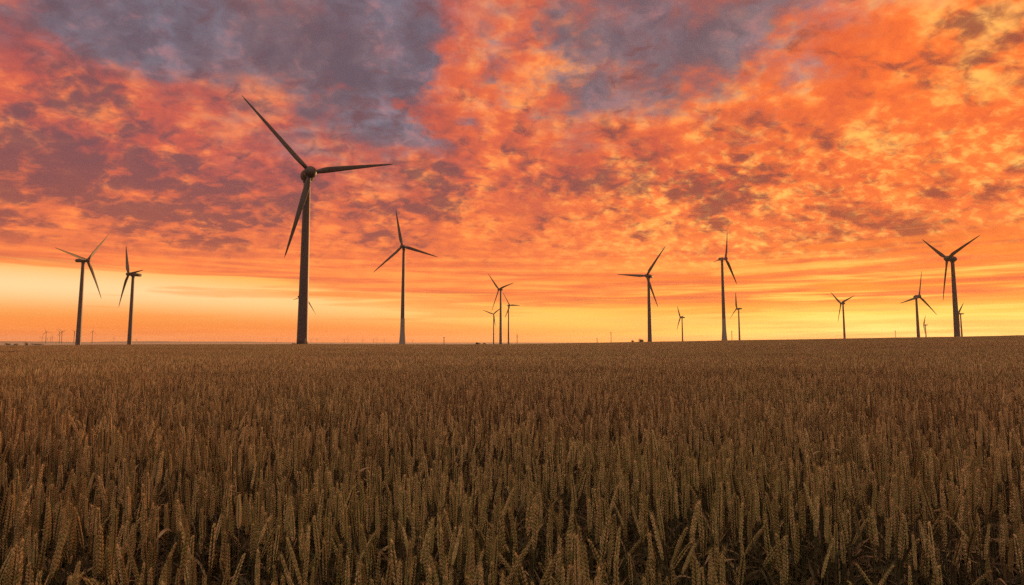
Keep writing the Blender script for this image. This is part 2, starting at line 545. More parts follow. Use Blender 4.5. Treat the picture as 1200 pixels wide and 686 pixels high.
TURBINES = [
    # tan(azimuth), depth, hub elevation, yaw, blade angle, cone, type, tower radii, lower tower, label
    (-.3497, 221, .2940, 34, 75, .04, 'egg', 2.12, 1.25, '', 'largest wind turbine, tall dark tower with round hub, nearest to the field'),
    (-.7270, 510, .1402, 84, 39, .09, 'box', 2.15, 1.2, 'red', 'leftmost of the large turbines, standing beside the one with an edge-on rotor'),
    (-.6554, 559, .1164, -39, 89, .0, 'box', 2.05, 1.2, '', 'turbine with nearly edge-on rotor, second large one from the left'),
    (-.3529, 850, .0782, 77, 18, .11, 'box', 2.0, 1.2, '', 'small turbine hidden behind the largest tower, only blade tips showing'),
    (-.1882, 526, .1644, -9, 108, .05, 'mid', 2.5, 1.15, 'flare', 'tall slender turbine with flared pale foot, right of the largest turbine'),
    (-.0224, 884, .0904, -45, 78, .10, 'mid', 2.3, 1.3, '', 'tallest and middle one of the three turbines clustered near the centre'),
    (-.0315, 1690, .0481, -9, 51, .0, 'mid', 2.2, 1.3, '', 'smallest, left one of the three turbines clustered near the centre'),
    (-.0039, 1390, .0630, 42, 88, .0, 'mid', 2.2, 1.3, '', 'right one of the three turbines clustered near the centre'),
    (.2298, 590, .1136, -44, 37, .04, 'box', 2.2, 1.25, '', 'turbine with one blade pointing level to the left, right of the centre cluster'),
    (.2860, 1427, .0424, -89, 87, .10, 'box', 2.0, 1.2, '', 'very small side-on turbine just right of the one with the level blade'),
    (.3659, 631, .1431, 48, 20, .03, 'mid', 2.5, 1.2, 'flare', 'tall turbine with upright blade and flared foot, right of centre'),
    (.3821, 1228, .0574, -87, 115, .07, 'box', 2.0, 1.2, '', 'small turbine just right of the tall one with the upright blade'),
    (.5599, 1071, .0663, -80, 71, .05, 'mid', 2.0, 1.25, '', 'small turbine standing alone between the tall flared one and the right group'),
    (.6936, 765, .0782, 15, 14, .05, 'egg', 2.0, 1.15, '', 'medium turbine with round hub, left in the right hand group'),
    (.6988, 1905, .0296, -114, 30, .0, 'box', 2.0, 1.2, '', 'tiny turbine low on the crest in the right hand group'),
    (.7455, 481, .1432, -87, 67, .03, 'egg', 2.2, 1.25, '', 'largest turbine on the right, its two upper blades forming a V'),
    (.7587, 1397, .0486, -107, 47, .0, 'box', 2.0, 1.2, '', 'rightmost turbine, small, half hidden behind the big V-bladed one'),
]
EGG_OVER, BOX_OVER = 4.3, 4.0


def wind_turbine(ta, D, hz, yaw, ph, cone, kind, rb, rt, extra, label):
    yw = R(yaw)
    hub = Vector((ta * D, D, EYE + hz * D))
    over = EGG_OVER if kind == 'egg' else BOX_OVER
    base = Vector((hub.x - over * math.sin(yw), hub.y + over * math.cos(yw), 0))
    base.z = gz(base.x, base.y) - .3
    H = hub.z - base.z
    root = empty('wind_turbine', base, yw)
    tag(root, label, 'wind turbine', 'wind turbines of the park')
    # tower: rolled steel cans with slim flanges, flared foot on the hybrid ones
    top = H - (2.3 if kind == 'egg' else 1.7)
    prof = []
    for i in range(25):
        t = i / 24
        r = rb + (rt - rb) * t ** .9
        if extra == 'flare': r += 1.1 * max(0, 1 - t / .24) ** 2.2 - .25 * (1 - t)
        prof.append((r, top * t))
    v, f = lathe(prof, 36)
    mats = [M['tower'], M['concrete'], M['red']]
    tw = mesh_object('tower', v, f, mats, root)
    for p in tw.data.polygons:
        z = p.center.z / top
        if extra == 'flare' and z < .30: p.material_index = 1
    if extra == 'red':
        v, f = lathe([(rb * .86 + .04, top * .155), (rb * .86 + .06, top * .157), (rb * .85 + .03, top * .185), (rb * .85 + .01, top * .187)], 36)
        band = mesh_object('red_band', [(a[0] * 1.03, a[1] * 1.03, a[2]) for a in v], f, M['red'], tw)
    # door with frame and steps at the foot
    bm = bmesh.new()
    bmesh.ops.create_cube(bm, size=1, matrix=Matrix.Translation((0, -rb - .0, 2.3)) @ Matrix.Diagonal((1.0, .35, 2.3, 1)))
    bmesh.ops.bevel(bm, geom=bm.edges[:], offset=.06, segments=1, affect='EDGES')
    me = bpy.data.meshes.new('door'); bm.to_mesh(me); bm.free(); me.materials.append(M['tower'])
    link_mesh('door', me, tw)
    # nacelle, yaw collar, spinner
    tilt = R(4)
    hz_ = H
    hubm = Matrix.Translation((0, -over, hz_)) @ Matrix.Rotation(-tilt, 4, 'X')
    if kind == 'egg':
        v, f = lathe(egg_profile(.55, 7.8, 2.5, 14, 1.5), 28, 'y')
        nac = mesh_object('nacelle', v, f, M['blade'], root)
        v2, f2 = lathe(egg_profile(-2.4, 2.4, 2.35, 12, 1.6), 28, 'y')
    else:
        w = 1.75 if kind == 'box' else 1.9
        bm = bmesh.new()
        L = 9.5 if kind == 'box' else 7.2
        bmesh.ops.create_cube(bm, size=1, matrix=Matrix.Translation((0, 1.5 + L / 2, .15)) @ Matrix.Diagonal((2 * w, L, 3.5, 1)))
        for vv in bm.verts:
            if vv.co.y > 3:
                vv.co.x *= .8
                if vv.co.z < 0: vv.co.z += .9
        bmesh.ops.bevel(bm, geom=bm.edges[:], offset=.55 if kind == 'box' else 1.1, segments=3, affect='EDGES')
        me = bpy.data.meshes.new('nacelle'); bm.to_mesh(me); bm.free(); me.materials.append(M['blade'])
        me.polygons.foreach_set('use_smooth', [True] * len(me.polygons))
        nac = link_mesh('nacelle', me, root)
        v2, f2 = lathe(egg_profile(-2.2, 1.9, 1.75 if kind == 'box' else 1.95, 10, 1.6), 20, 'y')
    nac.matrix_local = hubm
    v3, f3 = lathe([(rt + .05, -.9), (rt + .25, -.85), (rt + .25, .9), (rt + .1, .95)], 24)
    col = mesh_object('yaw_collar', v3, f3, M['dark'], root); col.location = (0, 0, top)
    # wind vane and obstruction light on the nacelle roof
    v4, f4 = lathe([(.07, 0), (.06, 1.4)], 8)
    yk, zk = (5.0, 2.35) if kind == 'egg' else (7.0, 1.75)
    vane = mesh_object('wind_vane', v4, f4, M['dark'], nac); vane.location = (.5, yk, zk)
    v5, f5 = lathe([(.22, 0), (.24, .1), (.24, .4), (.12, .55)], 10)
    lt = mesh_object('obstruction_light', v5, f5, M['red'], nac); lt.location = (-.5, yk - .6, zk)
    hubo = mesh_object('rotor_hub', v2, f2, M['blade'], root); hubo.matrix_local = hubm
    side_on = abs(math.sin(yw + math.atan(ta))) > .85
    feather = R(55) if side_on else 0.0          # the idle ones have their blades turned out of the wind
    for i in range(3):
        b = link_mesh('blade', BLADE, root)
        wide = 1.0 if D < 300 else 1.25 if D < 1000 else 1.6
        b.matrix_local = hubm @ Matrix.Rotation(R(ph + 120 * i), 4, 'Y') @ Matrix.Rotation(cone, 4, 'X') @ Matrix.Rotation(feather, 4, 'Z') @ Matrix.Diagonal((wide, wide, 1, 1))
    return root


for T in TURBINES: wind_turbine(*T)


# tiny turbines far out on the plain: pixel of the hub, blade angle, yaw
def far_turbine_mesh(h):
    v, f = lathe([(2.0, 0), (1.9, h * .3), (1.25, h - 1)], 10)
    def addm(vv, ff, mt):
        o = len(v); v.extend(tuple(mt @ Vector(q)) for q in vv); f.extend(tuple(i + o for i in q) for q in ff)
    nv, nf = lathe([(.6, -3.0), (1.8, -1.5), (2.0, 1), (1.8, 5), (1.2, 7.5)], 8, 'y')
    addm(nv, nf, Matrix.Translation((0, -1.5, h)))
    for i in range(3):
        bv, bf = [], []
        for r, c in ((.8, 1.5), (5, 2.6), (14, 1.9), (26, 1.2), (33, .5)):
            bv += [(-c * .5, -.1, r), (0, .25, r), (c * .5, .1, r), (0, -.3, r)]
        for j in range(4):
            for k in range(4):
                a, b = j * 4 + k, j * 4 + (k + 1) % 4; bf.append((a, b, b + 4, a + 4))
        bf += [(3, 2, 1, 0), (16, 17, 18, 19)]
        addm(bv, bf, Matrix.Translation((0, -3.2, h)) @ Matrix.Rotation(R(i * 120), 4, 'Y'))
    return v, f


FAR = [  # px of the hub, hub height, phase, yaw, label
    (49.5, 395.3, 66, 20, 60, 'far tiny turbine, outermost left one of the group on the left horizon'),
    (54.3, 389.0, 80, 100, 20, 'far tiny turbine with high hub, second of the group on the left horizon'),
    (55.2, 396.4, 64, 45, 70, 'far tiny turbine tucked below a taller one on the left horizon'),
    (59.4, 396.0, 66, 10, 40, 'far tiny turbine, left one of the close low pair on the left horizon'),
    (61.4, 395.2, 66, 2, 30, 'far tiny turbine, right one of the close low pair on the left horizon'),
    (70.2, 389.6, 78, 80, 30, 'far small turbine, left one of the taller close pair on the left horizon'),
    (72.9, 388.6, 80, 70, 15, 'far small turbine, right one of the taller close pair on the left horizon'),
    (87.3, 388.8, 80, 60, 80, 'far small turbine just left of the leftmost large turbine foot'),
    (108.6, 388.5, 80, 5, 85, 'far small turbine just right of the leftmost large turbine foot'),
    (133.6, 396.2, 70, 5, 30, 'far tiny turbine between the two large left turbines'),
    (159.8, 397.8, 70, 35, 25, 'far tiny turbine just right of the edge-on turbine foot'),
    (210.5, 399.5, 70, 50, 10, 'far tiny turbine alone on the horizon, left of the largest turbine'),
    (324.0, 398.4, 70, 60, 10, 'far tiny turbine just left of the largest tower foot'),
    (364.5, 398.2, 70, 60, -10, 'far tiny turbine nearest to the right of the largest tower foot'),
    (371.5, 397.6, 70, 15, 0, 'far tiny turbine second to the right of the largest tower foot'),
    (403.5, 398.0, 70, 40, 15, 'far tiny turbine, left of a pair between the largest and slender turbines'),
    (407.8, 397.0, 70, 0, 0, 'far tiny turbine, right of a pair between the largest and slender turbines'),
    (425.2, 398.3, 70, 95, 20, 'far tiny turbine alone in the middle between largest and slender turbines'),
    (437.8, 398.4, 70, 30, 5, 'far tiny turbine, left of the close pair near the slender turbine'),
    (441.8, 398.0, 70, 60, 5, 'far tiny turbine, right of the close pair near the slender turbine'),
    (450.2, 398.3, 70, 10, 0, 'far tiny turbine nearest to the slender turbine foot on its left'),
    (483.5, 399.0, 70, 80, 0, 'far tiny turbine nearest to the slender turbine foot on its right'),
]


def pixel_dir(px, py):
    cx, cy = (px - 600) / FPX, -(py - 343) / FPX
    c, s = math.cos(PITCH), math.sin(PITCH)
    d = Vector((cx, c - s * cy, s + c * cy)); return d / d.y


for px, py, hh, ph, yaw, label in FAR:
    d = pixel_dir(px, py)
    # distance from the hub height seen above the lowered plain
    D = min(7600.0, (hh - 6.4) / max(d.z, .004))
    zb = gz(d.x * D, D)
    h = EYE + d.z * D - zb
    v, f = far_turbine_mesh(h)
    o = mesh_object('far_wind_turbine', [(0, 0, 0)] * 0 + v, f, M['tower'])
    # turn the rotor part of the mesh by its phase
    for vert in o.data.vertices:
        if vert.index >= 30 + 40:
            q = Matrix.Translation((0, 0, h)) @ Matrix.Rotation(R(ph), 4, 'Y') @ Matrix.Translation((0, 0, -h)) @ vert.co
            vert.co = q
    o.location = (d.x * D, D, zb); o.rotation_euler = (0, 0, R(yaw))
    tag(o, label, 'wind turbine', 'far turbines on the horizon')


# ------------------------------------------------------------------ masts, bushes, trees by the crest
def mast(px, ytop, h, cross, label):
    d = pixel_dir(px, ytop)
    D = 620.0
    for _ in range(30):
        D = max(250.0, min(3000.0, (h + gz(d.x * D, D) - EYE) / max(d.z, .002)))
    x, y = d.x * D, D
    root = empty('lattice_mast', (x, y, gz(x, y)), R(20)); tag(root, label, 'mast', 'thin masts on the crest')
    bm = bmesh.new()
    def bar(a, b, r):
        a, b = Vector(a), Vector(b); q = (b - a).to_track_quat('Z', 'Y').to_matrix().to_4x4()
        bmesh.ops.create_cone(bm, segments=6, radius1=r, radius2=r, depth=(b - a).length, cap_ends=True, matrix=Matrix.Translation((a + b) / 2) @ q)
    w = .45
    for k in range(3):
        a0 = 2 * math.pi * k / 3; a1 = 2 * math.pi * (k + 1) / 3
        p0 = (w * math.cos(a0), w * math.sin(a0)); p1 = (w * math.cos(a1), w * math.sin(a1))
        bar((*p0, 0), (*p0, h), .10)
        n = int(h / 1.6)
        for i in range(n):
            z0, z1 = h * i / n, h * (i + 1) / n
            bar((*(p0 if i % 2 else p1), z0), (*(p1 if i % 2 else p0), z1), .05)
    me = bpy.data.meshes.new('lattice_shaft'); bm.to_mesh(me); bm.free(); me.materials.append(M['mast']); link_mesh('lattice_shaft', me, root)
    bm = bmesh.new()
    for z in cross: bar((-1.3, 0, h * z), (1.3, 0, h * z), .12)
    bar((0, 0, h), (0, 0, h + 1.2), .06)
    me = bpy.data.meshes.new('cross_arm'); bm.to_mesh(me); bm.free(); me.materials.append(M['mast']); link_mesh('cross_arm', me, root)


mast(520.3, 394.8, 9, (.97,), 'thin mast between the slender turbine and the centre cluster')
mast(606.0, 392.4, 13, (.98, .8), 'thin mast with cross arms just right of the centre cluster')
mast(699.7, 396.5, 7, (.95,), 'short thin mast, left of the two masts before the level-bladed turbine')
mast(716.0, 389.2, 15, (.98,), 'taller thin mast, right of the two masts before the level-bladed turbine')
mast(857.5, 388.2, 14, (.98,), 'thin mast right beside the foot of the tall upright-bladed turbine')
mast(1049.2, 388.0, 12, (.98,), 'thin mast left of the medium round-hubbed turbine on the right')


def leaf_crown(rng, rx, ry, rz, n, size):
    v, f = [], []
    lobes = [(rng.uniform(-.55, .55) * rx, rng.uniform(-.5, .5) * ry, rng.uniform(.2, .75) * rz, rng.uniform(.35, .6)) for _ in range(9)]
    for _ in range(n):
        lx, ly, lz, lr = rng.choice(lobes)
        while True:
            p = Vector((rng.uniform(-1, 1), rng.uniform(-1, 1), rng.uniform(-1, 1)))
            if .35 < p.length < 1: break
        c = Vector((lx + p.x * lr * rx, ly + p.y * lr * ry, max(.1, lz + p.z * lr * rz * .7)))
        u = Vector((rng.gauss(0, 1), rng.gauss(0, 1), rng.gauss(0, 1))).normalized()
        w = u.orthogonal().normalized(); s = size * rng.uniform(.6, 1.4)
        o = len(v)
        v += [tuple(c - u * s), tuple(c + w * s * .5), tuple(c + u * s), tuple(c - w * s * .5)]
        f.append((o, o + 1, o + 2, o + 3))
    return v, f


def bush(name, px, D, w, h, label, seed, group):
    rng = random.Random(seed)
    ta = (px - 600) / FPX
    x, y = ta * D, D; z = gz(x, y)
    root = empty(name, (x, y, z)); tag(root, label, 'bush', group)
    v, f = leaf_crown(rng, w / 2, w / 2, h, 1100, .06 * max(w, h) ** .5 * 1.5)
    mesh_object('crown', v, f, M['bush'], root, smooth=False)
    v, f = [], []
    for k in range(5):
        a = rng.uniform(0, 6.28); top = (w * .25 * math.cos(a), w * .25 * math.sin(a), h * .7)
        lv, lf = lathe([(.12 * h / 2, 0), (.07 * h / 2, .5), (.03 * h / 2, 1)], 6)
        o = len(v); v += [(p[0] + top[0] * p[2], p[1] + top[1] * p[2], p[2] * top[2]) for p in lv]; f += [tuple(i + o for i in q) for q in lf]
    mesh_object('trunk', v, f, M['bark'], root)


for a in [
    ('field_bush', 560.8, 420, 4.6, 2.5, 'low dark bush on the crest, left of the centre turbine cluster', 1),
    ('field_bush', 567.6, 420, 3.0, 2.2, 'smaller dark bush right next to another one by the centre turbine cluster', 2),
    ('field_bush', 740.8, 400, 2.6, 2.4, 'small dark bush on the crest left of the level-bladed turbine', 3),
    ('field_bush', 750.7, 400, 4.0, 3.4, 'rounded dark bush right beside the level-bladed turbine foot', 4),
    ('field_bush', 345.5, 330, 2.6, 2.4, 'low bush touching the largest tower foot on its left', 5),
    ('far_shrub', 21.0, 1050, 9, 5, 'far dark shrub on the left plain near the photo edge', 7),
    ('far_shrub', 33.5, 1250, 9, 8, 'far dark rounded shrub on the left plain, second from the edge', 8),
    ('far_shrub', 12.0, 1400, 16, 5, 'far low hedge clump on the left plain at the photo edge', 9),
    ('far_shrub', 45.0, 1500, 30, 4, 'long low far hedge clump on the left plain below the tiny turbines', 10),
]:
    bush(*a, 'dark bushes on the crest' if a[0] == 'field_bush' else 'shrubs on the far plain')


# ------------------------------------------------------------------ the wheat
def spindle(c, d, side, ln, wd, th, n=5):
    """A plump grain husk: an elongated hull from c along d."""
    d = d.normalized(); s = (side - d * side.dot(d)).normalized(); u = d.cross(s)
    v = [c - d * ln * .5]
    prof = ((.28, .85), (.62, .95)) if n > 4 else ((.42, 1.0),)
    for t, r in prof:
        for k in range(n):
            a = 2 * math.pi * k / n
            v.append(c + d * ln * (t - .5) + s * (math.cos(a) * wd * .5 * r) + u * (math.sin(a) * th * .5 * r))
    v.append(c + d * ln * .5)
    f = [(0, 1 + (k + 1) % n, 1 + k) for k in range(n)]
    for j in range(len(prof) - 1):
        for k in range(n):
            a, b = 1 + j * n + k, 1 + j * n + (k + 1) % n; f.append((a, b, b + n, a + n))
    l = len(v) - 1; o = 1 + (len(prof) - 1) * n
    f += [(l, o + k, o + (k + 1) % n) for k in range(n)]
    return v, f


class Part:
    def __init__(s): s.v, s.f, s.t = [], [], []
    def add(s, v, f, tint=0.0):
        o = len(s.v); s.v += [tuple(p) for p in v]; s.f += [tuple(i + o for i in q) for q in f]; s.t += [tint] * len(v)


def stalk_axis(h, lean, nod, az):
    """Point and direction along a stalk: straight straw that nods towards its ear."""
    def at(z):
        t = z / h
        off = lean * t + nod * max(0, t - .55) ** 2 * 2.2
        zz = z - (nod ** 2) * max(0, t - .55) ** 2 * 1.5
        return Vector((off * math.cos(az) * h, off * math.sin(az) * h, zz))
    return at


def tube(at, z0, z1, r0, r1, n, m):
    v, f = [], []
    for i in range(m + 1):
        t = i / m; p = at(z0 + (z1 - z0) * t); r = r0 + (r1 - r0) * t
        for k in range(n):
            a = 2 * math.pi * k / n; v.append((p.x + r * math.cos(a), p.y + r * math.sin(a), p.z))
    for j in range(m):
        for k in range(n):
            a, b = j * n + k, j * n + (k + 1) % n; f.append((a, b, b + n, a + n))
    return v, f


def ribbon(p0, az, up, ln, wd, m, rng, fold=.25):
    """A dry leaf: leaves the straw upward, arches over and twists."""
    v, f = [], []
    p = Vector(p0); el = up; a = az; step = ln / m; tw = rng.uniform(-.5, .5); dtw = rng.uniform(-.5, .5)
    droop = rng.uniform(.5, 1.1) * 2.6 / m
    for i in range(m + 1):
        t = i / m
        d = Vector((math.cos(a) * math.cos(el), math.sin(a) * math.cos(el), math.sin(el)))
        s = Vector((-math.sin(a), math.cos(a), 0)); n = d.cross(s)
        s2 = s * math.cos(tw) + n * math.sin(tw); n2 = d.cross(s2)
        w = wd * .5 * (.55 + .45 * min(1, t * 4)) * (1 - t ** 2.2) + .0004
        v += [p - s2 * w, p - n2 * w * fold, p + s2 * w]
        if i < m:
            p = p + d * step; el -= droop * (0.4 + t); tw += dtw; a += rng.uniform(-.2, .2)
    for i in range(m):
        o = i * 3; f += [(o, o + 1, o + 4, o + 3), (o + 1, o + 2, o + 5, o + 4)]
    return v, f


def make_stalk(rng, lod, green=0.0):
    """Returns the ear, stem and leaf shapes of one wheat plant, standing at the origin."""
    h = rng.uniform(.80, .885); lean = rng.uniform(0, .045); nod = rng.choice((0, .03, .06, .12, .35)) * rng.uniform(.6, 1.2)
    az = rng.uniform(0, 6.28); at = stalk_axis(h, lean, nod, az)
    el_ = rng.uniform(.085, .118); z0 = h - el_
    ear, stem, leaf = Part(), Part(), Part()
    ra = rng.uniform(0, 3.14); S = Vector((math.cos(ra), math.sin(ra), 0)); T_ = Vector((-S.y, S.x, 0))
    if lod == 0:
        n = rng.randint(23, 28)
        for i in range(n):
            t = (i + .3) / n; z = z0 + el_ * .94 * t
            c = at(z); d = (at(z + .004) - at(z - .004)).normalized(); sg = 1 if i % 2 else -1
            taper = (.62 + .38 * min(1, t * 5)) * (1 - .42 * max(0, t - .55) / .45)
            for q in (-1, 0, 1):
                dd = d + S * sg * .28 + T_ * q * .30
                cc = c + S * sg * .0035 * taper + T_ * q * .0031 * taper + d * (.004 if q else .006)
                v, f = spindle(cc, dd, T_ if q == 0 else S, .0108 * taper ** .5, .0044 * taper, .0042 * taper, 6)
                ear.add(v, f, rng.uniform(-.07, .07))
                if rng.random() < .35 or t > .8:      # short awn on the husk
                    tip = cc + dd.normalized() * .006; e = tip + (dd + d * 1.2).normalized() * rng.uniform(.003, .010) ; w = T_ * .00035
                    ear.add([tip - w, tip + w, e], [(0, 1, 2)], .05)
        v, f = spindle(at(h - .006), at(h) - at(h - .01), S, .014, .0045, .004, 6); ear.add(v, f)
        v, f = tube(at, 0, z0 + el_ * .9, .0021, .0012, 6, 9); stem.add(v, f)
        for z in (.28, .52): 
            v, f = tube(at, h * z - .006, h * z + .006, .0029, .0029, 6, 2); stem.add(v, f, -.2)
        nl = 1
        for k in range(3):
            v, f = ribbon(at(h * rng.uniform(.25, .60)), rng.uniform(0, 6.28), rng.uniform(.3, 1.1), rng.uniform(.14, .26), rng.uniform(.008, .013), 6, rng); leaf.add(v, f, -.1)
        for k in range(nl):
            zl = h * rng.uniform(.45, .74)
            v, f = ribbon(at(zl), rng.uniform(0, 6.28), rng.uniform(.5, 1.2), rng.uniform(.10, .20), rng.uniform(.007, .012), 9, rng); leaf.add(v, f)
    elif lod == 1:
        n = rng.randint(15, 18)
        for i in range(n):
            t = (i + .3) / n; z = z0 + el_ * .94 * t
            c = at(z); d = (at(z + .004) - at(z - .004)).normalized(); sg = 1 if i % 2 else -1
            taper = (.62 + .38 * min(1, t * 5)) * (1 - .42 * max(0, t - .55) / .45)
            dd = d + S * sg * .34
            v, f = spindle(c + S * sg * .0032 * taper + d * .004, dd, T_, .0140 * taper ** .5, .0104 * taper, .0060 * taper, 4)
            ear.add(v, f, rng.uniform(-.07, .07))
        v, f = tube(at, .25, z0 + el_ * .5, .0020, .0014, 3, 3); stem.add(v, f)
        zl = h * rng.uniform(.42, .70)
        if rng.random() < .85:
            v, f = ribbon(at(zl), rng.uniform(0, 6.28), rng.uniform(.6, 1.35), rng.uniform(.10, .22), rng.uniform(.006, .011), 5, rng); leaf.add(v, f)
    else:
        tn = rng.random(); wide = 1.0 if lod == 2 else 1.5
        pts = ((0, .0025), (.25, .0058), (.7, .0056), (1, .0008))
        v, f = [], []
        for t, r in pts:
            p = at(z0 + el_ * t)
            for k in range(4):
                a = ra + math.pi / 2 * k; rr = r * wide * (1.25 if k % 2 else .85); v.append((p.x + rr * math.cos(a), p.y + rr * math.sin(a), p.z))
        for j in range(3):
            for k in range(4):
                a, b = j * 4 + k, j * 4 + (k + 1) % 4; f.append((a, b, b + 4, a + 4))
        ear.add(v, f, tn)
        p0, p1 = at(h * .45), at(z0); w = Vector((math.cos(ra), math.sin(ra), 0)) * .002 * wide
        stem.add([p0 - w, p0 + w, p1 + w, p1 - w], [(0, 1, 2, 3)], tn)
        if rng.random() < (.7 if lod == 2 else .4):
            v, f = ribbon(at(h * rng.uniform(.5, .74)), rng.uniform(0, 6.28), rng.uniform(.5, 1.3), rng.uniform(.10, .2), .010 * wide, 3, rng); leaf.add(v, f, tn)
    return ear, stem, leaf


def joined_mesh(name, parts):
    """One mesh of several parts with the three straw materials."""
    v, f, t, mi = [], [], [], []
    for p, m in parts:
        o = len(v); v += p.v; f += [tuple(i + o for i in q) for q in p.f]; t += p.t; mi += [m] * len(p.f)
    me = bpy.data.meshes.new(name); me.from_pydata(v, [], f)
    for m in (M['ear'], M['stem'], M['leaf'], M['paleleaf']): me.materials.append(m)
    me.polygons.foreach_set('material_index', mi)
    a = me.attributes.new('tint', 'FLOAT', 'POINT'); a.data.foreach_set('value', np.asarray(t, dtype=np.float32))
    return me


def patch_mesh(name, size, per_m2, lod, seed):
    rng = random.Random(seed)
    proto = [make_stalk(rng, lod) for _ in range(40)]
    pv = [[(np.array(p.v).reshape(-1, 3), p.f) for p in pr] for pr in proto]
    V, F, T, MI = [], [], [], []; off = 0
    for _ in range(int(size * size * per_m2)):
        x, y = rng.uniform(-size / 2, size / 2), rng.uniform(-size / 2, size / 2)
        a = rng.uniform(0, 6.28); c, s = math.cos(a), math.sin(a)
        hz = rng.gauss(1, .035) + .02 * math.sin(x * 3.1 + seed) * math.cos(y * 2.7)
        tn = rng.random()
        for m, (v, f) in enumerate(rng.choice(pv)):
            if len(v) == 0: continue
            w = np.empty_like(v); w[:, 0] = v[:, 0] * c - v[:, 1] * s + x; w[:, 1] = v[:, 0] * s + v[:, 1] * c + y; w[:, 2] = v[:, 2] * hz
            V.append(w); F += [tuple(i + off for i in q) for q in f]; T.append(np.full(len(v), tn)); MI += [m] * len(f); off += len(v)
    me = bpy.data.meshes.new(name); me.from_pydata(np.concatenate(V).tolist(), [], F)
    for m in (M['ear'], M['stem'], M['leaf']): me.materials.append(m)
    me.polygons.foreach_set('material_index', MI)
    at = me.attributes.new('tint', 'FLOAT', 'POINT'); at.data.foreach_set('value', np.concatenate(T).astype(np.float32))
    return me


def vnoise(x, y, s, seed):
    """Smooth value noise on a grid."""
    g = np.random.default_rng(seed).random((256, 256))
    u, v = x / s, y / s; i, j = np.floor(u).astype(int), np.floor(v).astype(int); fu, fv = sm(u - i), sm(v - j)
    i0, i1, j0, j1 = i % 256, (i + 1) % 256, j % 256, (j + 1) % 256
    return (g[i0, j0] * (1 - fu) + g[i1, j0] * fu) * (1 - fv) + (g[i0, j1] * (1 - fu) + g[i1, j1] * fu) * fv


WHERE = ['in the left corner', 'under the leftmost large turbine', 'under the edge-on turbine', 'left below the largest turbine', 'below the largest turbine',
         'below the tall slender turbine', 'left of the centre', 'below the centre cluster', 'right of the centre', 'below the level-bladed turbine',
         'below the tall flared turbine', 'right below the flared turbine', 'below the lone small turbine', 'left below the right group', 'below the right group', 'in the right corner']


